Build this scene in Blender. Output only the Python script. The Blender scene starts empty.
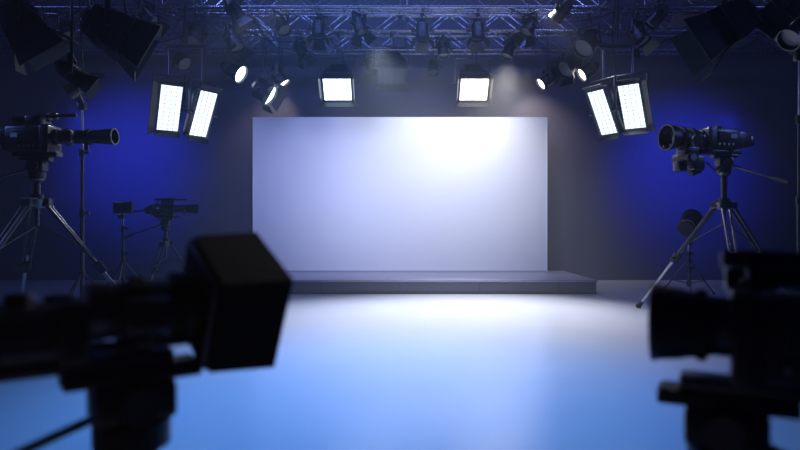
import bpy, bmesh, math, random
from mathutils import Vector, Matrix, Euler, Quaternion
random.seed(4)
S=bpy.context.scene
try:
    S.view_settings.view_transform='Standard'
except Exception: pass

# ---------------- materials ----------------
def mat(name,base=(0.02,0.02,0.02),rough=0.45,metal=0.0,emis=None,es=0.0,bump=0.0,bscale=60,var=0.0,spec=0.5,coat=0.0):
    m=bpy.data.materials.new(name); m.use_nodes=True
    nt=m.node_tree; p=nt.nodes['Principled BSDF']
    p.inputs['Base Color'].default_value=(*base,1); p.inputs['Roughness'].default_value=rough
    p.inputs['Metallic'].default_value=metal
    p.inputs['Specular IOR Level'].default_value=spec
    p.inputs['Coat Weight'].default_value=coat
    if emis:
        p.inputs['Emission Color'].default_value=(*emis,1); p.inputs['Emission Strength'].default_value=es
    tc=nt.nodes.new('ShaderNodeTexCoord')
    nz=nt.nodes.new('ShaderNodeTexNoise'); nz.inputs['Scale'].default_value=bscale; nz.inputs['Detail'].default_value=4
    nt.links.new(tc.outputs['Object'],nz.inputs['Vector'])
    if bump>0:
        b=nt.nodes.new('ShaderNodeBump'); b.inputs['Strength'].default_value=bump; b.inputs['Distance'].default_value=0.01
        nt.links.new(nz.outputs['Fac'],b.inputs['Height']); nt.links.new(b.outputs['Normal'],p.inputs['Normal'])
    if var>0:
        r=nt.nodes.new('ShaderNodeMapRange'); r.inputs['To Min'].default_value=max(0.02,rough-var); r.inputs['To Max'].default_value=min(1,rough+var)
        nt.links.new(nz.outputs['Fac'],r.inputs['Value']); nt.links.new(r.outputs['Result'],p.inputs['Roughness'])
    return m
BLK=mat('black_plastic',(0.014,0.014,0.017),0.40,bump=0.08,bscale=150,var=0.08)
MTB=mat('matte_box_black',(0.006,0.006,0.007),0.8,spec=0.15)
RUB=mat('black_rubber',(0.01,0.01,0.01),0.7)
DMET=mat('dark_metal',(0.10,0.10,0.11),0.30,0.9,var=0.08)
TRS=mat('truss_metal',(0.24,0.24,0.28),0.27,0.95,var=0.08)
SIL=mat('satin_aluminium',(0.5,0.5,0.53),0.28,1.0)
GLS=mat('lens_glass',(0.01,0.012,0.03),0.05,0.0,spec=0.9,coat=1.0)
GLOW=mat('lamp_glow',(0.9,0.9,0.9),0.4,emis=(0.66,0.82,1.0),es=4.5)
PANEL=mat('led_panel_glow',(0.6,0.6,0.6),0.5,emis=(0.66,0.82,1.0),es=2.0)
GLOWW=mat('lamp_glow_warm',(0.9,0.9,0.9),0.4,emis=(1.0,0.93,0.84),es=4.5)
DIM=mat('lamp_glass_dim',(0.02,0.02,0.03),0.4,emis=(0.35,0.45,0.9),es=0.03)
SMALLRED=mat('screen_indicator',(0.02,0.02,0.02),0.3,emis=(0.2,0.35,1.0),es=0.1)
WALL=mat('painted_wall',(0.08,0.08,0.13),0.75,bump=0.1,bscale=25)
CEIL=mat('dark_ceiling',(0.02,0.02,0.03),0.9)
FLOOR=mat('studio_floor',(0.54,0.57,0.65),0.22,bump=0.0,bscale=1.5,var=0.05)
STG=mat('stage_paint',(0.30,0.30,0.42),0.42,bump=0.05,bscale=30)
STGF=mat('stage_front',(0.08,0.08,0.12),0.5)
SCR=mat('backdrop_fabric',(0.80,0.82,0.86),0.85,bump=0.03,bscale=200)

def aimR(aim,roll=0):
    q=Vector(aim).normalized().to_track_quat('X','Z')
    return (q@Quaternion((1,0,0),math.radians(roll))).to_matrix().to_4x4()

class B:
    def __init__(s):
        s.bm=bmesh.new(); s.M=Matrix.Identity(4); s.used=[]
    def mi(s,m):
        if m not in s.used: s.used.append(m)
        return s.used.index(m)
    def _fin(s,verts,m,bev=0,seg=2):
        i=s.mi(m); fs=set(f for v in verts for f in v.link_faces)
        for f in fs: f.material_index=i
        if bev>0:
            es=list(set(e for v in verts for e in v.link_edges))
            bmesh.ops.bevel(s.bm,geom=es,offset=bev,segments=seg,affect='EDGES',profile=0.5)
    def box(s,c,size,m=BLK,bev=0,R=(0,0,0)):
        T=s.M@Matrix.Translation(c)@Euler([math.radians(a) for a in R]).to_matrix().to_4x4()@Matrix.Diagonal((*size,1))
        r=bmesh.ops.create_cube(s.bm,size=1,matrix=T); s._fin(r['verts'],m,bev)
    def cyl(s,p0,p1,r0,r1=None,m=BLK,seg=20,caps=True):
        p0=Vector(p0);p1=Vector(p1); r1=r0 if r1 is None else r1
        d=p1-p0; L=d.length
        if L<1e-6: return
        T=s.M@Matrix.Translation((p0+p1)/2)@d.to_track_quat('Z','Y').to_matrix().to_4x4()
        r=bmesh.ops.create_cone(s.bm,cap_ends=caps,segments=seg,radius1=r0,radius2=r1,depth=L,matrix=T); s._fin(r['verts'],m)
    def sph(s,c,r,m=BLK,sc=(1,1,1),u=16,v=10):
        T=s.M@Matrix.Translation(c)@Matrix.Diagonal((*sc,1))
        q=bmesh.ops.create_uvsphere(s.bm,u_segments=u,v_segments=v,radius=r,matrix=T); s._fin(q['verts'],m)
    def frus(s,x0,x1,w0,h0,w1,h1,m=BLK,bev=0,off=(0,0)):
        r=bmesh.ops.create_cube(s.bm,size=1,matrix=Matrix.Identity(4))
        for v in r['verts']:
            f=v.co.x>0; w,h=(w1,h1) if f else (w0,h0)
            v.co=s.M@Vector((x1 if f else x0,v.co.y*2*w/2+(off[0]),v.co.z*2*h/2+off[1]))
        s._fin(r['verts'],m,bev)
    def shell(s,x0,x1,w0,h0,w1,h1,t,m=BLK):
        a=[(-w0/2,-h0/2),(w0/2,-h0/2),(w0/2,h0/2),(-w0/2,h0/2)]
        c=[(-w1/2,-h1/2),(w1/2,-h1/2),(w1/2,h1/2),(-w1/2,h1/2)]
        def ring(x,pts,sh):
            return [s.bm.verts.new(s.M@Vector((x,p[0]-math.copysign(sh,p[0]),p[1]-math.copysign(sh,p[1])))) for p in pts]
        A=ring(x0,a,0);C=ring(x1,c,0);A2=ring(x0,a,t);C2=ring(x1,c,t); i=s.mi(m)
        for k in range(4):
            n=(k+1)%4
            for q in ((A[k],A[n],C[n],C[k]),(A2[n],A2[k],C2[k],C2[n]),(C[k],C[n],C2[n],C2[k]),(A[n],A[k],A2[k],A2[n])):
                s.bm.faces.new(q).material_index=i
    def tubering(s,x0,x1,r0,r1,t,m=BLK,seg=28):
        i=s.mi(m)
        def ring(x,r): return [s.bm.verts.new(s.M@Vector((x,r*math.cos(2*math.pi*k/seg),r*math.sin(2*math.pi*k/seg)))) for k in range(seg)]
        A=ring(x0,r0);C=ring(x1,r1);C2=ring(x1,r1-t);A2=ring(x0,r0-t)
        for k in range(seg):
            n=(k+1)%seg
            for q in ((A[k],A[n],C[n],C[k]),(C[k],C[n],C2[n],C2[k]),(C2[k],C2[n],A2[n],A2[k]),(A2[k],A2[n],A[n],A[k])):
                s.bm.faces.new(q).material_index=i
    def tube(s,pts,r,m=RUB,seg=8):
        for a,b in zip(pts[:-1],pts[1:]):
            s.cyl(a,b,r,m=m,seg=seg)
        for p in pts[1:-1]: s.sph(p,r,m,u=8,v=6)
    def quad(s,pts,t,m=BLK):
        P=[Vector(p) for p in pts]; n=(P[1]-P[0]).cross(P[3]-P[0]).normalized()*t/2
        a=[s.bm.verts.new(s.M@(p+n)) for p in P]; c=[s.bm.verts.new(s.M@(p-n)) for p in P]; i=s.mi(m)
        s.bm.faces.new(a).material_index=i; s.bm.faces.new(c[::-1]).material_index=i
        for k in range(4):
            j=(k+1)%4; s.bm.faces.new((a[k],c[k],c[j],a[j])).material_index=i
    def done(s,name,loc=(0,0,0),yaw=0,scale=1):
        bmesh.ops.recalc_face_normals(s.bm,faces=s.bm.faces)
        for f in s.bm.faces: f.smooth=True
        me=bpy.data.meshes.new(name); s.bm.to_mesh(me); s.bm.free()
        for m in s.used: me.materials.append(m)
        me.set_sharp_from_angle(angle=math.radians(35))
        o=bpy.data.objects.new(name,me); S.collection.objects.link(o)
        o.location=loc; o.rotation_euler=(0,0,math.radians(yaw)); o.scale=(scale,)*3
        return o

# ---------------- room ----------------
WY=11.3; WX=8.0; CZ=5.2; FY=-2.5
def slab(name,c,size,m):
    b=B(); b.box((0,0,0),size,m); return b.done(name,c)
slab('floor',(0,(WY+FY)/2,-0.05),(2*WX+0.4,WY-FY+0.4,0.1),FLOOR)
slab('ceiling',(0,(WY+FY)/2,CZ+0.05),(2*WX+0.4,WY-FY+0.4,0.1),CEIL)
slab('wall_back',(0,WY+0.1,CZ/2),(2*WX+0.4,0.2,CZ),WALL)
slab('wall_front',(0,FY-0.1,CZ/2),(2*WX+0.4,0.2,CZ),WALL)
slab('wall_left',(-WX-0.1,(WY+FY)/2,CZ/2),(0.2,WY-FY,CZ),WALL)
slab('wall_right',(WX+0.1,(WY+FY)/2,CZ/2),(0.2,WY-FY,CZ),WALL)
slab('baseboard_back',(0,WY-0.01,0.05),(2*WX,0.02,0.1),STGF)

# stage
b=B()
b.box((0,0,0.085),(5.69,1.86,0.17),STGF,0.004)
b.box((0,0,0.185),(5.73,1.9,0.03),STG,0.006)
for i in range(-2,3): b.box((i*1.15,-0.932,0.085),(0.008,0.006,0.15),BLK)
b.box((0,-0.94,0.012),(5.7,0.012,0.024),BLK)
b.done('stage_platform',(0,9.95,0))
# backdrop screen
b=B()
b.box((0,0,1.31),(4.98,0.05,2.62),SCR,0.004)
for x in (-2.495,2.495): b.box((x,0.0,1.31),(0.02,0.056,2.62),SCR,0.004)
b.box((0,0.0,2.625),(5.01,0.056,0.02),SCR,0.004)
b.box((0,-0.03,0.015),(4.98,0.03,0.03),STG,0.003)
for x in (-2.1,-0.7,0.7,2.1):
    b.cyl((x,0.04,1.9),(x,0.24,0.01),0.018,m=DMET,seg=10); b.cyl((x,0.04,0.02),(x,0.25,0.02),0.018,m=DMET,seg=10)
b.done('backdrop_screen',(0,10.6,0.2))

# ---------------- lighting grid ----------------
GZ=3.9
def truss(y,x0=-7.6,x1=7.6):
    b=B(); h=0.3; w=0.26
    for dy in (-w/2,w/2):
        for z in (0,h): b.cyl((x0,dy,z),(x1,dy,z),0.024,m=TRS,seg=12)
    n=int((x1-x0)/0.38)
    for i in range(n):
        a=x0+i*(x1-x0)/n; c=x0+(i+1)*(x1-x0)/n
        for dy in (-w/2,w/2):
            p,q=((a,dy,0),(c,dy,h)) if i%2 else ((a,dy,h),(c,dy,0))
            b.cyl(p,q,0.010,m=TRS,seg=6)
        b.cyl((a,-w/2,0),(a,w/2,0),0.010,m=TRS,seg=6)
        b.cyl((a,-w/2,h),(c,w/2,h),0.010,m=TRS,seg=6)
    for x in (-6,-3,0,3,6):
        b.cyl((x,0,h),(x,0,CZ-GZ),0.012,m=DMET,seg=8); b.box((x,0,h),(0.08,w+0.06,0.05),DMET)
    return b.done('lighting_truss',(0,y,GZ))
TY=[5.5,6.5,7.5,8.4,9.4,10.4]
for y in TY: truss(y)
for x in (-6.2,-4.6,-3.4,-2.3,-1.2,0.1,1.35,2.4,3.5,4.8,6.3):
    b=B(); b.cyl((0,4.9,0),(0,11.1,0),0.026,m=TRS,seg=12)
    for y in TY: b.box((0,y-0.13,-0.0),(0.07,0.06,0.07),DMET,0.01); b.box((0,y+0.13,0),(0.07,0.06,0.07),DMET,0.01)
    b.done('grid_pipe',(x,0,GZ+0.352))
for y,z in ((9.9,4.08),(8.9,4.12),(10.9,4.0)):
    b=B(); b.cyl((-7.6,0,0),(7.6,0,0),0.022,m=TRS,seg=12)
    for x in (-6.2,-3.4,0.1,3.5,6.3): b.cyl((x,0,0),(x,0,GZ+0.35-z),0.012,m=DMET,seg=8)
    b.done('grid_pipe',(0,y,z))

def clamp(b):
    for k in range(10):
        a=math.radians(20+k*32); c=math.radians(20+(k+1)*32)
        b.cyl((0,0.036*math.cos(a),0.036*math.sin(a)),(0,0.036*math.cos(c),0.036*math.sin(c)),0.012,m=DMET,seg=6)
    b.box((0,0,-0.055),(0.05,0.06,0.05),DMET,0.006)
    b.cyl((0.02,0,-0.05),(0.08,0,-0.05),0.008,m=SIL,seg=8)

def yoke(b,C,Yd,hw,topz,m=BLK):
    Yd=Vector(Yd); C=Vector(C)
    l=C-Yd*hw; r=C+Yd*hw
    lt=Vector((l.x,l.y,topz)); rt=Vector((r.x,r.y,topz))
    ang=math.degrees(math.atan2(Yd.y,Yd.x))
    b.box((C.x,C.y,topz),(2*hw+0.02,0.045,0.014),m,0.003,R=(0,0,ang))
    for p,q in ((l,lt),(r,rt)):
        mid=(p+q)/2; b.box(mid,(0.014,0.045,abs(q.z-p.z)+0.03),m,0.003,R=(0,0,ang))
        d=Yd*(1 if p is r else -1)
        b.cyl(p-d*0.02,p+d*0.045,0.022,m=m,seg=12)

def fresnel(name,x,y,drop,aim,w=0.4,h=0.32,dep=0.4,face=GLOW,doors=(1,1,1,1),dl=0.2,da=35,roll=0):
    b=B(); clamp(b); b.cyl((0,0,-0.06),(0,0,-drop),0.016,m=DMET,seg=10)
    C=Vector((0,0,-drop-0.62*math.hypot(h,dep)*0.9)); R=aimR(aim,roll)
    Yd=(R@Vector((0,1,0))).normalized(); yoke(b,C,Yd,w/2+0.035,-drop)
    b.M=Matrix.Translation(C)@R
    b.frus(-dep*0.5,dep*0.12,w*0.62,h*0.66,w*0.96,h*0.96,BLK,0.012)
    b.frus(dep*0.12,dep*0.38,w*0.96,h*0.96,w,h,BLK,0.006)
    for k in range(6):
        xx=-dep*0.44+k*dep*0.085; b.box((xx,0,h*0.36+k*0.008),(0.008,w*0.5,h*0.14),DMET)
        b.box((xx,0,-h*0.36-k*0.008),(0.008,w*0.5,h*0.10),DMET)
    b.frus(-dep*0.62,-dep*0.5,w*0.3,h*0.3,w*0.45,h*0.45,DMET,0.008)
    x1=dep*0.38
    b.box((x1,0,0),(0.02,w*0.9,h*0.88),face)
    for sy in (-1,1): b.box((x1+0.014,sy*(w/2-0.012),0),(0.035,0.03,h+0.02),BLK,0.004)
    for sz in (-1,1): b.box((x1+0.014,0,sz*(h/2-0.012)),(0.035,w+0.02,0.03),BLK,0.004)
    for k in (-1,0,1): b.box((x1+0.016,k*w*0.22,0),(0.006,0.006,h*0.86),DMET)
    xe=x1+0.03; sa,ca=math.sin(math.radians(da))*dl,math.cos(math.radians(da))*dl
    if doors[0]: b.quad([(xe,-w/2,h/2),(xe,w/2,h/2),(xe+ca,w*0.62,h/2+sa),(xe+ca,-w*0.62,h/2+sa)],0.006)
    if doors[1]: b.quad([(xe,-w/2,-h/2),(xe,w/2,-h/2),(xe+ca,w*0.62,-h/2-sa),(xe+ca,-w*0.62,-h/2-sa)],0.006)
    if doors[2]: b.quad([(xe,w/2,-h/2),(xe,w/2,h/2),(xe+ca,w/2+sa,h*0.62),(xe+ca,w/2+sa,-h*0.62)],0.006)
    if doors[3]: b.quad([(xe,-w/2,-h/2),(xe,-w/2,h/2),(xe+ca,-w/2-sa,h*0.62),(xe+ca,-w/2-sa,-h*0.62)],0.006)
    b.M=Matrix.Identity(4)
    b.tube([C+Vector((0.02,0.12,0.05)),C+Vector((0.1,0.2,0.0)),C+Vector((0.09,0.14,0.25)),Vector((0.03,0.05,-drop*0.5)),Vector((0.02,0.0,-0.05))],0.007)
    return b.done(name,(x,y,GZ))

def par(name,x,y,drop,aim,r=0.09,L=0.28,face=DIM,doors=False):
    b=B(); clamp(b); b.cyl((0,0,-0.06),(0,0,-drop),0.014,m=DMET,seg=10)
    C=Vector((0,0,-drop-L*0.55)); R=aimR(aim)
    Yd=(R@Vector((0,1,0))).normalized(); yoke(b,C,Yd,r+0.025,-drop)
    b.M=Matrix.Translation(C)@R
    b.cyl((-L*0.5,0,0),(-L*0.3,0,0),r*0.6,r*0.92,BLK)
    b.cyl((-L*0.3,0,0),(L*0.3,0,0),r*0.95,r,BLK,24)
    for k in range(5): b.cyl((-L*0.25+k*L*0.09,0,0),(-L*0.235+k*L*0.09,0,0),r*1.06,m=DMET,seg=24)
    b.tubering(L*0.3,L*0.46,r*1.08,r*1.12,0.010,BLK)
    b.cyl((L*0.3,0,0),(L*0.36,0,0),r*0.98,m=face,seg=24)
    b.cyl((-L*0.6,0,0),(-L*0.5,0,0),r*0.3,m=DMET,seg=12)
    if doors:
        for k in range(4):
            a=k*90; q=Matrix.Rotation(math.radians(a),4,'X'); M0=b.M.copy(); b.M=b.M@q
            b.quad([(L*0.46,-r*0.8,r*1.05),(L*0.46,r*0.8,r*1.05),(L*0.46+0.10,r*1.15,r*1.05+0.07),(L*0.46+0.10,-r*1.15,r*1.05+0.07)],0.005); b.M=M0
    b.M=Matrix.Identity(4)
    b.tube([C+R.to_3x3()@Vector((-L*0.58,0,0)),C+Vector((0.05,0.1,0.02)),C+Vector((0.06,0.06,L*0.7)),Vector((0.02,0.02,-0.05))],0.006)
    return b.done(name,(x,y,GZ))

def led(name,x,y,drop,panels):
    b=B(); clamp(b); b.cyl((0,0,-0.06),(0,0,-drop),0.02,m=DMET,seg=12)
    xs=[p[0] for p in panels]
    b.box(((min(xs)+max(xs))/2,0,-drop),(max(xs)-min(xs)+0.12,0.05,0.04),DMET,0.006)
    for dx,dz,aim,outer in panels:
        C=Vector((dx,0,dz)); R=aimR(aim); Yd=(R@Vector((0,1,0))).normalized()
        w,h,d=0.29,0.60,0.09
        tz=dz+h/2+0.09
        b.cyl((dx,0,-drop),(dx,0,tz),0.014,m=DMET,seg=10)
        ang=math.degrees(math.atan2(Yd.y,Yd.x))
        b.box((dx,0,tz),(w+0.09,0.04,0.014),BLK,0.003,R=(0,0,ang))
        for sg in (-1,1):
            p=C+Yd*sg*(w/2+0.035); b.box((p.x,p.y,(p.z+tz)/2),(0.012,0.04,tz-p.z+0.03),BLK,0.003,R=(0,0,ang))
            b.cyl(C+Yd*sg*(w/2-0.01),C+Yd*sg*(w/2+0.06),0.022,m=DMET,seg=12)
        b.M=Matrix.Translation(C)@R
        b.box((-d/2,0,0),(d,w,h),BLK,0.008)
        b.box((0.004,0,0),(0.012,w-0.04,h-0.05),PANEL)
        for sy in (-1,1): b.box((0.012,sy*(w/2-0.008),0),(0.03,0.024,h+0.01),BLK,0.003)
        for sz in (-1,1): b.box((0.012,0,sz*(h/2-0.010)),(0.03,w+0.01,0.03),BLK,0.003)
        for k in range(1,12): b.box((0.012,0,-h/2+k*h/12),(0.005,w-0.04,0.0035),DMET)
        for k in (-1,0,1): b.box((0.012,k*w*0.22,0),(0.005,0.0035,h-0.05),DMET)
        for k in range(8): b.box((-d-0.012,0,-h*0.38+k*h*0.108),(0.03,w*0.7,0.01),DMET)
        b.box((-d-0.02,0,-h*0.1),(0.05,w*0.35,0.14),BLK,0.006)
        if outer:
            b.quad([(0.02,outer*w/2,-h/2),(0.02,outer*w/2,h/2),(0.10,outer*(w/2+0.10),h*0.54),(0.10,outer*(w/2+0.10),-h*0.54)],0.006)
        b.quad([(0.02,-w/2,-h/2),(0.02,w/2,-h/2),(0.07,w*0.53,-h/2-0.035),(0.07,-w*0.53,-h/2-0.035)],0.005)
        b.quad([(0.02,-w/2,h/2),(0.02,w/2,h/2),(0.05,w*0.53,h/2+0.05),(0.05,-w*0.53,h/2+0.05)],0.005)
        b.M=Matrix.Identity(4)
    b.tube([Vector((xs[0],0.1,panels[0][1])),Vector((xs[0]-0.12,0.18,panels[0][1]+0.3)),Vector((-0.05,0.05,-drop+0.15)),Vector((0,0.02,-0.05))],0.008)
    return b.done(name,(x,y,GZ))

fresnel('studio_spotlight',-0.93,9.4,0.38,(0.0,-0.72,-0.68),0.46,0.42,0.50,GLOW,(1,1,1,1),0.09,20)
fresnel('studio_spotlight',1.10,9.4,0.38,(0.0,-0.72,-0.68),0.46,0.42,0.50,GLOWW,(1,1,1,1),0.09,20)
fresnel('studio_spotlight',-0.13,9.4,0.20,(0.05,-0.64,-0.77),0.44,0.36,0.46,DIM,(1,1,0,0),0.09,20)
led('led_panel_light',-2.58,7.5,0.75,[(-0.20,-1.49,(0.55,-0.78,-0.42),-1),(0.20,-1.56,(0.80,-0.55,-0.42),0)])
led('led_panel_light',2.62,7.5,0.75,[(0.18,-1.47,(-0.60,-0.72,-0.50),1),(-0.17,-1.54,(-0.84,-0.48,-0.48),0)])
par('par_can_light',-2.52,9.4,0.36,(0.85,-0.25,-0.5),0.13,0.36,GLOW)
par('par_can_light',-2.07,9.4,0.70,(0.85,-0.20,-0.55),0.15,0.32,GLOW,True)
par('par_can_light',-1.83,9.4,0.50,(0.55,-0.05,-0.75),0.10,0.30,GLOWW)
par('par_can_light',-2.25,8.4,0.22,(0.4,-0.2,-0.9),0.11,0.32,DIM,True)
par('par_can_light',-2.75,8.4,0.15,(-0.2,-0.5,-0.8),0.12,0.34,DIM)
par('par_can_light',-3.3,9.4,0.25,(0.6,-0.5,-0.6),0.10,0.3,DIM)
par('par_can_light',2.22,9.4,0.55,(-0.75,-0.15,-0.55),0.09,0.28,GLOWW)
par('par_can_light',2.58,9.4,0.28,(-0.7,-0.4,-0.6),0.13,0.36,DIM,True)
par('par_can_light',2.55,8.4,0.22,(-0.6,-0.4,-0.7),0.13,0.38,DIM)
par('par_can_light',2.85,9.4,0.40,(-0.85,-0.1,-0.55),0.10,0.30,GLOWW)
par('par_can_light',3.2,8.4,0.15,(0.3,-0.4,-0.8),0.11,0.32,DIM,True)
for x,y,dr,am in ((-1.1,8.4,0.10,(0,-.3,-1)),(-0.55,8.4,0.05,(.3,-.3,-1)),(0.3,8.4,0.12,(0,-.2,-1)),(1.05,8.4,0.12,(0,-.25,-1)),
                  (1.75,8.4,0.06,(-.4,-.3,-.8)),(-1.6,8.4,0.05,(.5,-.5,-.8)),(0.55,10.4,0.1,(0,-.4,-1)),(-3.6,8.4,0.1,(.5,-.4,-.8)),(-4.5,8.4,0.12,(.5,-.4,-.8)),
                  (4.1,8.4,0.15,(-.4,-.4,-.8)),(4.7,9.4,0.15,(-.4,-.4,-.8)),(-4.2,9.4,0.1,(.4,-.4,-.8)),
                  (-3.05,7.5,0.22,(.6,-.2,-.7)),(-2.0,7.5,0.16,(.5,.2,-.8)),(-1.5,9.4,0.10,(.5,-.2,-.8)),(-3.75,7.5,0.30,(.5,.3,-.7)),
                  (1.95,7.5,0.16,(-.5,.5,-.6)),(3.1,7.5,0.24,(-.6,.2,-.7)),(1.65,9.4,0.10,(-.4,-.2,-.9)),(3.9,7.5,0.28,(-.5,.3,-.7)),(-0.5,10.4,0.08,(.2,-.3,-1)),(0.65,9.4,0.08,(.1,-.2,-1))):
    par('par_can_light',x,y,dr,am,0.085,0.28,DIM,random.random()<0.4)
fresnel('barn_door_light',-3.34,5.5,0.84,(0.45,0.25,-0.70),0.34,0.34,0.36,DIM,(1,1,1,1),0.20,30,roll=12)
fresnel('barn_door_light',-2.58,5.5,0.90,(0.80,0.35,-0.45),0.34,0.34,0.36,DIM,(1,1,1,1),0.22,20)
par('par_can_light',-2.90,5.5,1.42,(0.8,0.3,-0.6),0.08,0.26,DIM,True)
fresnel('barn_door_light',2.92,5.5,0.85,(-0.85,0.2,-0.5),0.32,0.34,0.36,DIM,(1,1,1,1),0.26,30)
fresnel('barn_door_light',3.46,5.5,0.75,(-0.5,0.5,-0.6),0.26,0.28,0.34,DIM,(1,1,1,1),0.16,50)

def cable(p,q,sag,r=0.009,n=10):
    p=Vector(p);q=Vector(q); pts=[]
    for i in range(n+1):
        t=i/n; v=p.lerp(q,t); v.z-=sag*4*t*(1-t); pts.append(v)
    b=B(); b.tube([v-p for v in pts],r,RUB); b.done('hanging_cable',p)
for p,q,sg in (((-3.4,8.27,3.9),(-1.6,8.27,3.9),0.22),((-2.3,9.27,3.9),(-0.9,9.27,3.9),0.18),((0.2,9.27,3.9),(1.3,9.27,3.9),0.15),((1.4,8.27,3.9),(3.0,8.27,3.9),0.2),
               ((-5.2,7.37,3.9),(-3.2,8.27,3.9),0.25),((3.2,8.27,3.9),(5.0,8.27,3.9),0.3),((2.6,9.27,3.9),(4.3,9.27,3.9),0.25),((-4.8,9.27,3.9),(-3.0,9.27,3.9),0.2)):
    cable(p,q,sg)

# ---------------- tripods and cameras ----------------
def tripod(loc,top,hub,rad,a0,pan=0,s=1.0,handle=True,hang=200,headw=1.0):
    b=B()
    b.cyl((0,0,hub-0.05),(0,0,hub+0.03),0.06*s,0.075*s,DMET,20)
    b.cyl((0,0,hub-0.22),(0,0,hub-0.05),0.016*s,m=DMET,seg=12)
    for k in range(3):
        a=math.radians(a0+120*k); u=Vector((math.cos(a),math.sin(a),0)); t=Vector((-u.y,u.x,0))
        p0=u*0.06*s+Vector((0,0,hub)); p2=u*rad+Vector((0,0,0.02)); pm=p0.lerp(p2,0.5); pl=p0.lerp(p2,0.42)
        b.box(p0,(0.07*s,0.09*s,0.06*s),BLK,0.008,R=(0,0,a0+120*k))
        for sg in (-1,1):
            b.cyl(p0+t*sg*0.028*s,pm+t*sg*0.022*s,0.013*s,m=DMET,seg=12)
        b.cyl(pl,p2,0.014*s,0.011*s,SIL,12)
        d=(p2-p0).normalized()
        b.cyl(pm-d*0.05*s,pm+d*0.04*s,0.034*s,m=BLK,seg=14)
        b.cyl(pm+t*0.03*s,pm+t*0.075*s,0.012*s,m=BLK,seg=10)
        b.cyl(p2-d*0.07,p2,0.018*s,0.022*s,RUB,12); b.sph(p2+Vector((0,0,0.008)),0.027*s,RUB)
        b.cyl(Vector((0,0,hub-0.2)),p0.lerp(p2,0.36),0.008*s,m=DMET,seg=8)
    ht=top-0.15*s
    b.cyl((0,0,hub),(0,0,ht),0.024*s,m=DMET,seg=16)
    b.cyl((0,0,hub+0.03),(0,0,hub+0.07),0.045*s,m=BLK,seg=16)
    M=Matrix.Rotation(math.radians(pan),4,'Z'); b.M=M
    b.sph((0,0,ht),0.055*s,DMET,(1,1,0.7))
    b.cyl((0,0,ht),(0,0,ht+0.045*s),0.058*s*headw,m=BLK,seg=24)
    b.box((0,0,ht+0.085*s),(0.12*s*headw,0.10*s,0.07*s),BLK,0.01*s)
    b.cyl((0,-0.075*s,ht+0.085*s),(0,0.075*s,ht+0.085*s),0.036*s,m=DMET,seg=20)
    b.box((0,0,top-0.015*s),(0.20*s*headw,0.08*s,0.03*s),BLK,0.005*s)
    b.M=Matrix.Identity(4)
    if handle:
        a=math.radians(hang); u=Vector((math.cos(a),math.sin(a),0))
        p=Vector((0,0,ht+0.08*s)); q=p+u*0.42*s+Vector((0,0,-0.16*s))
        b.cyl(p,q,0.009*s,m=DMET,seg=10); b.cyl(q,q+(q-p).normalized()*0.11*s,0.016*s,m=RUB,seg=12)
    return b.done('tripod',loc)

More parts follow.
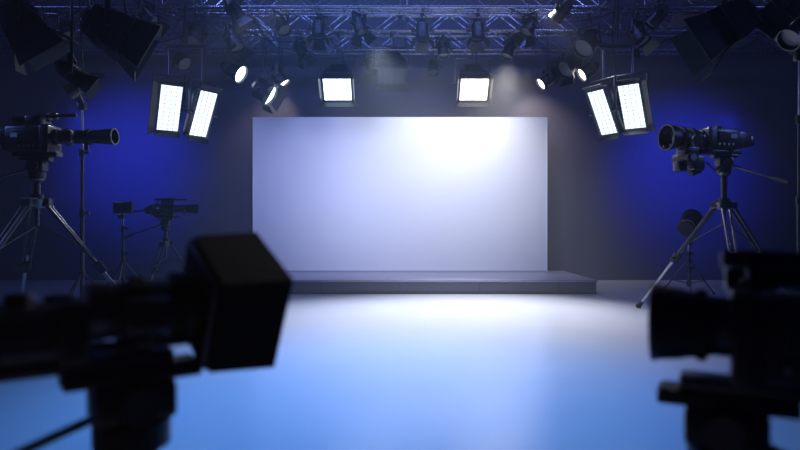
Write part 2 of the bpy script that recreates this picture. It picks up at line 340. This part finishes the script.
def vcam(loc,yaw,s=1.0,lens=None,body=(0.30,0.12,0.17),matte=None,mroll=0,vf='side',plate=(-0.14,0.20),rods=False,mic=True,hood=None,top=True,axz=None,under=False):
    b=B(); bl,bw,bh=body; ax=axz or 0.03+bh*0.58; x1=0.13; xb=x1-bl
    b.box(((plate[0]+plate[1])/2,0,0.014),(plate[1]-plate[0],0.07,0.028),DMET,0.004)
    b.box((x1-bl/2,0,0.028+bh/2),(bl,bw,bh),BLK,0.014 if (top or under) else 0.03)
    b.box((x1-0.03,0,0.028+bh/2),(0.06,bw+0.012,bh+0.01),BLK,0.01)
    for sg in (-1,1):
        b.box((x1-bl*0.55,sg*(bw/2+0.003),0.03+bh*0.6),(bl*0.5,0.010,bh*0.45),RUB,0.003)
        for k in range(4): b.cyl((x1-bl*0.32-k*0.03,sg*bw/2,0.03+bh*0.2),(x1-bl*0.32-k*0.03,sg*(bw/2+0.009),0.03+bh*0.2),0.007,m=SIL,seg=10)
        b.box((x1-bl*0.75,sg*(bw/2+0.009),0.03+bh*0.62),(0.04,0.004,0.025),SMALLRED)
    b.frus(xb-0.09,xb+0.005,bw*0.72,bh*0.7,bw*0.9,bh*0.86,BLK,0.01,off=(0,0.028+bh*0.5))
    b.box((xb-0.10,0,0.03+bh*0.45),(0.03,bw*0.6,bh*0.5),DMET,0.006)
    for k in range(3): b.cyl((xb-0.02,-bw*0.5,0.06+k*0.035),(xb-0.02,-bw*0.5-0.02,0.06+k*0.035),0.009,m=SIL,seg=10)
    zt=0.028+bh
    if top:
        for xx in (x1-0.05,xb+0.05): b.cyl((xx,0,zt-0.01),(xx+0.012,0,zt+0.062),0.012,m=BLK,seg=12)
        b.cyl((xb+0.02,0,zt+0.062),(x1+0.01,0,zt+0.068),0.017,m=RUB,seg=14)
        b.box((x1-0.01,0,zt+0.066),(0.05,0.04,0.035),BLK,0.006)
    else:
        b.cyl((x1-0.12,0,zt-0.005),(x1-0.12,0,zt+0.022),0.03,0.024,BLK,20)
        b.cyl((xb+0.04,-0.03,zt-0.005),(xb+0.04,-0.03,zt+0.012),0.016,m=DMET,seg=16)
        b.box((x1-0.05,0.02,zt+0.006),(0.05,0.03,0.016),BLK,0.004)
    if vf:
        sg=-1 if vf=='neg' else 1
        b.cyl((x1-0.03,0,zt+0.02),(x1-0.03,sg*0.12,zt+0.02),0.010,m=DMET,seg=10)
        b.box((x1-0.04,sg*0.125,zt+0.02),(0.10,0.055,0.055),BLK,0.01)
        b.cyl((x1-0.09,sg*0.125,zt+0.02),(x1-0.16,sg*0.125,zt+0.02),0.022,0.032,RUB,18)
    if mic:
        b.cyl((x1-0.04,-0.055,zt+0.055),(x1+0.17,-0.055,zt+0.06),0.011,m=RUB,seg=12)
        b.box((x1-0.02,-0.035,zt+0.05),(0.03,0.045,0.02),DMET,0.003)
    b.M=Matrix.Translation((0,0,ax))
    if lens is None: lens=[(0.13,0.16,.052,.052,DMET),(0.16,0.215,.046,.05,BLK),(0.215,0.235,.057,.057,RUB),(0.235,0.30,.052,.052,BLK),(0.30,0.325,.06,.06,RUB),(0.325,0.38,.055,.062,BLK)]
    for a,c,r0,r1,m in lens:
        b.cyl((a,0,0),(c,0,0),r0,r1,m,32)
        if m is RUB:
            n=28
            for k in range(n):
                t=2*math.pi*k/n; b.box(((a+c)/2,r0*math.cos(t),r0*math.sin(t)),(c-a-0.003,0.004,0.004),RUB,0,R=(math.degrees(t),0,0))
    xe=lens[-1][1]; re=lens[-1][3]
    hl=hood or (0.06,1.15)
    b.tubering(xe-0.002,xe+hl[0],re*1.02,re*hl[1],0.005,BLK)
    b.tubering(xe+hl[0],xe+hl[0]+0.008,re*hl[1]+0.003,re*hl[1]+0.003,0.009,DMET)
    b.sph((xe-0.004,0,0),re*0.88,GLS,(0.25,1,1),24,12)
    b.cyl((xe-0.12,0,-re*0.9),(xe-0.12,0,-re*0.9-0.04),0.012,m=BLK,seg=10)
    b.box((lens[2][0]+0.02,-re-0.012,-0.005),(0.10,0.045,0.075),BLK,0.014)
    b.M=Matrix.Identity(4)
    if rods:
        for sy in (-0.03,0.03): b.cyl((-0.05,sy,0.042),(xe+0.05,sy,0.042),0.0075,m=DMET,seg=12)
        b.cyl((0.235,0.03,0.06),(0.235,0.09,0.06),0.008,m=DMET,seg=10); b.cyl((0.235,0.09,0.06),(0.235,0.108,0.06),0.036,m=RUB,seg=24)
        b.box((0.235,0.0,0.06),(0.03,0.09,0.035),BLK,0.004)
    if under:
        b.box((0.22,0,0.012),(0.09,0.09,0.05),BLK,0.008)
        b.cyl((0.24,-0.07,-0.03),(0.24,0.07,-0.03),0.036,m=BLK,seg=24); b.cyl((0.24,-0.078,-0.03),(0.24,0.078,-0.03),0.02,m=SIL,seg=20)
        b.box((0.17,0,-0.055),(0.08,0.075,0.09),BLK,0.012)
        b.box((0.27,0,-0.075),(0.06,0.06,0.06),DMET,0.01)
        b.cyl((0.155,-0.05,-0.05),(0.155,-0.02,-0.05),0.022,m=DMET,seg=20)
        b.cyl((0.14,0,-0.095),(0.20,0,-0.115),0.018,m=RUB,seg=14)
        b.tube([Vector((0.12,0.03,-0.05)),Vector((0.07,0.04,-0.10)),Vector((0.0,0.04,-0.06)),Vector((-0.05,0.05,0.03))],0.006)
    if matte:
        w,h,dp,fl=matte
        b.M=Matrix.Translation((xe-0.01,0,ax+0.004))@Matrix.Rotation(math.radians(mroll),4,'X')
        b.box((0.006,0,0),(0.03,w*0.92,h*0.92),MTB,0.008)
        b.shell(0.01,dp,w*0.95,h*0.95,w*fl,h*fl,0.006,MTB)
        b.M=Matrix.Identity(4)
    return b.done('video_camera',loc,yaw,s)

tripod((-3.21,5.5,0),1.60,1.20,0.98,10,pan=5,s=1.25,hang=230)
LL=[(0.13,0.16,.05,.05,DMET),(0.16,0.21,.043,.045,BLK),(0.21,0.23,.05,.05,RUB),(0.23,0.34,.040,.040,BLK),(0.34,0.36,.046,.046,RUB),(0.36,0.45,.040,.044,BLK)]
vcam((-3.23,5.5,1.60),-4,1.45,lens=LL,body=(0.28,0.13,0.155),hood=(0.05,1.1),vf='neg',plate=(-0.12,0.16))
tripod((3.54,6.8,0),1.77,1.22,0.97,133,pan=180,s=1.3,hang=300)
LR=[(0.13,0.15,.052,.052,DMET),(0.15,0.19,.046,.048,BLK),(0.19,0.215,.057,.057,RUB),(0.215,0.26,.050,.050,BLK),(0.26,0.28,.064,.064,RUB),(0.28,0.31,.055,.066,BLK)]
vcam((3.50,6.8,1.77),193,1.86,lens=LR,body=(0.22,0.12,0.115),hood=(0.045,1.12),vf=None,top=False,mic=False,rods=True,under=True,plate=(-0.12,0.16),axz=0.09)
tripod((-3.20,8.5,0),1.10,0.75,0.5,20,s=1.0,hang=200)
vcam((-3.20,8.5,1.10),10,0.95,vf='neg')
def stand(name,loc,top,rad,a0,extra=None):
    b=B()
    b.cyl((0,0,0.12),(0,0,top*0.5),0.022,m=DMET,seg=12); b.cyl((0,0,top*0.5),(0,0,top*0.78),0.017,m=DMET,seg=12); b.cyl((0,0,top*0.78),(0,0,top),0.012,m=SIL,seg=12)
    for z in (top*0.5,top*0.78): b.cyl((0,0,z-0.04),(0,0,z+0.03),0.03,m=BLK,seg=14); b.cyl((0.03,0,z),(0.075,0,z),0.014,m=BLK,seg=10)
    b.cyl((0,0,0.45),(0,0,0.52),0.032,m=BLK,seg=14); b.cyl((0,0,0.14),(0,0,0.2),0.03,m=BLK,seg=14)
    for k in range(3):
        a=math.radians(a0+120*k); u=Vector((math.cos(a),math.sin(a),0))
        b.cyl(u*0.03+Vector((0,0,0.48)),u*rad+Vector((0,0,0.015)),0.011,m=DMET,seg=10)
        b.cyl(u*0.03+Vector((0,0,0.17)),u*rad*0.6+Vector((0,0,0.2)),0.008,m=DMET,seg=8); b.sph(u*rad+Vector((0,0,0.016)),0.018,RUB)
    if extra: extra(b,top)
    return b.done(name,loc)
def monitorhead(b,top):
    b.box((0,0,top+0.02),(0.26,0.06,0.16),BLK,0.01); b.box((0,-0.032,top+0.02),(0.22,0.004,0.12),GLS)
    b.box((-0.02,0,top-0.1),(0.09,0.09,0.06),DMET,0.01); b.cyl((0,0,top-0.05),(0.28,0,top-0.02),0.012,m=DMET,seg=10)
stand('monitor_stand',(-3.78,8.5,0),1.22,0.4,40,monitorhead)
def lampstand(b,top,r=0.09,aim=(-0.6,-0.2,-0.5)):
    b.box((0,0,top),(0.08,0.06,0.1),BLK,0.01); b.cyl((0,0,top),(0,0,top+0.12),0.012,m=DMET,seg=10)
    b.M=Matrix.Translation((0,0,top+0.12+r))@aimR(aim)
    b.cyl((-r*1.4,0,0),(r*1.1,0,0),r*0.78,r,BLK,24); b.tubering(r*1.1,r*1.8,r*1.05,r*1.12,0.008,BLK); b.cyl((r*1.1,0,0),(r*1.2,0,0),r*0.95,m=DIM,seg=24)
    for k in range(4): b.cyl((-r*1.1+k*r*.33,0,0),(-r+k*r*.33,0,0),r,m=DMET,seg=24)
    b.M=Matrix.Identity(4)
stand('light_stand',(3.34,5.2,0),2.42,0.45,100,lampstand)
stand('light_stand',(-3.32,6.5,0),2.25,0.45,30,lampstand)
stand('light_stand',(4.13,8.9,0),0.76,0.40,10,lambda b,t: lampstand(b,t,0.13,(0.45,0.6,0.3)))

# foreground left camera with matte box
yl=35; dl=Vector((math.cos(math.radians(yl)),math.sin(math.radians(yl)),0))
o=Vector((-0.76,1.22,0.70))
LF=[(0.13,0.16,.062,.062,DMET),(0.16,0.215,.058,.06,BLK),(0.215,0.24,.07,.07,RUB),(0.24,0.30,.064,.064,BLK),(0.30,0.325,.073,.073,RUB),(0.325,0.37,.066,.066,BLK)]
vcam(o,yl,1.0,lens=LF,body=(0.26,0.12,0.115),matte=(0.24,0.24,0.165,1.0),mroll=26,rods=True,plate=(-0.14,0.30),vf=None,mic=False,hood=(0.03,1.0),top=False,axz=0.118)
tp=o+dl*0.22
tripod((tp.x,tp.y,0),0.70,0.42,0.34,35,pan=yl,s=1.15,hang=205,headw=1.2)
# foreground right camera
yr=152; dr=Vector((math.cos(math.radians(yr)),math.sin(math.radians(yr)),0))
o=Vector((0.85,1.30,0.635))
LG=[(0.13,0.15,.06,.06,DMET),(0.15,0.17,.058,.062,BLK),(0.17,0.19,.07,.07,RUB),(0.19,0.215,.066,.07,BLK)]
vcam(o,yr,1.1,lens=LG,rods=False,plate=(-0.14,0.22),vf='neg',hood=(0.05,1.12),mic=False)
tp=o+dr*0.15
tripod((tp.x,tp.y,0),0.635,0.40,0.34,60,pan=yr,s=1.15,hang=330,headw=1.2)

# ---------------- lights ----------------
def spot(name,loc,tgt,power,col,ang=60,blend=1.0,size=0.1):
    l=bpy.data.lights.new(name,'SPOT'); l.energy=power; l.color=col; l.spot_size=math.radians(ang); l.spot_blend=blend; l.shadow_soft_size=size
    o=bpy.data.objects.new(name,l); S.collection.objects.link(o); o.location=loc
    o.rotation_euler=(Vector(tgt)-Vector(loc)).to_track_quat('-Z','Y').to_euler(); return o
def area(name,loc,tgt,power,col,sx,sy):
    l=bpy.data.lights.new(name,'AREA'); l.shape='RECTANGLE'; l.size=sx; l.size_y=sy; l.energy=power; l.color=col
    o=bpy.data.objects.new(name,l); S.collection.objects.link(o); o.location=loc
    o.rotation_euler=(Vector(tgt)-Vector(loc)).to_track_quat('-Z','Y').to_euler(); return o
spot('spot_screen_key',(1.45,9.65,3.40),(1.45,10.6,1.7),80,(1.0,0.97,0.93),120,1.0,0.08)
spot('spot_screen_key',(0.40,9.65,3.45),(0.45,10.6,1.7),48,(0.94,0.95,1.0),120,1.0,0.08)
spot('spot_screen_fill',(0.5,6.9,2.9),(0.5,10.6,1.4),430,(0.74,0.78,1.0),80,0.9,0.6)
spot('spot_screen_blue',(-1.8,7.6,2.9),(-1.6,10.6,1.6),190,(0.38,0.44,1.0),80,1.0,0.4)
spot('spot_floor_white',(1.5,8.6,3.2),(0.9,7.2,0),1250,(1.0,0.97,0.98),80,1.0,0.15)
spot('spot_floor_centre',(-0.3,8.4,3.4),(0.0,6.6,0),560,(0.68,0.80,1.0),76,1.0,0.15)
spot('spot_floor_blue',(-0.3,4.4,4.3),(-0.2,3.9,0),1150,(0.09,0.36,1.0),72,1.0,0.3)
spot('spot_wall_blue',(-4.8,9.1,2.6),(-4.9,11.3,2.2),400,(0.03,0.05,1.0),82,1.0,0.1)
spot('spot_wall_blue',(4.9,9.1,2.6),(5.1,11.3,2.0),400,(0.03,0.05,1.0),82,1.0,0.1)
spot('spot_wall_warm',(-1.95,10.72,3.7),(-2.45,11.3,2.3),60,(1.0,0.82,0.70),75,1.0,0.05)
spot('spot_wall_warm',(2.15,10.72,3.7),(2.7,11.3,2.2),100,(1.0,0.82,0.70),80,1.0,0.05)
spot('spot_warm_rim',(1.5,5.5,3.8),(-0.5,1.3,0.8),260,(1.0,0.8,0.6),24,1.0,0.1)
spot('spot_camera_rim',(-1.2,7.5,3.7),(-3.2,5.5,1.7),300,(0.75,0.82,1.0),35,1.0,0.1)
spot('spot_camera_rim',(1.6,7.6,3.7),(3.4,6.8,1.8),320,(0.75,0.82,1.0),45,1.0,0.1)
spot('spot_lamp_rim',(-1.0,7.0,4.6),(-3.0,5.5,2.6),160,(0.4,0.5,1.0),50,1.0,0.1)
spot('spot_lamp_rim',(1.0,7.0,4.6),(3.1,5.5,2.6),160,(0.4,0.5,1.0),50,1.0,0.1)
spot('spot_truss_blue',(-3.0,6.0,4.7),(0.0,9.5,4.1),210,(0.26,0.36,1.0),80,1.0,0.1)
spot('spot_truss_blue',(3.0,6.0,4.7),(0.0,9.5,4.1),210,(0.26,0.36,1.0),80,1.0,0.1)
area('grid_wash',(0,7.0,5.0),(0,9.5,3.5),95,(0.18,0.28,1.0),6,0.4)
area('side_wash',(-6.5,5.0,3.6),(0,7,3.6),45,(0.2,0.3,1.0),1.5,1.5)
area('side_wash',(6.5,5.0,3.6),(0,7,3.6),45,(0.2,0.3,1.0),1.5,1.5)

w=bpy.data.worlds.new('studio_haze'); S.world=w; w.use_nodes=True; nt=w.node_tree
nt.nodes['Background'].inputs[0].default_value=(0.05,0.07,0.25,1); nt.nodes['Background'].inputs[1].default_value=0.05
v=nt.nodes.new('ShaderNodeVolumeScatter'); v.inputs['Density'].default_value=0.016; v.inputs['Anisotropy'].default_value=0.1
nt.links.new(v.outputs[0],nt.nodes['World Output'].inputs['Volume'])

cam=bpy.data.cameras.new('camera'); cam.lens=28; cam.sensor_width=36; cam.dof.use_dof=True; cam.dof.focus_distance=7.5; cam.dof.aperture_fstop=1.3; cam.clip_start=0.05
co=bpy.data.objects.new('camera',cam); S.collection.objects.link(co); co.location=(0,0,1.0); co.rotation_euler=(math.radians(90),0,0); S.camera=co
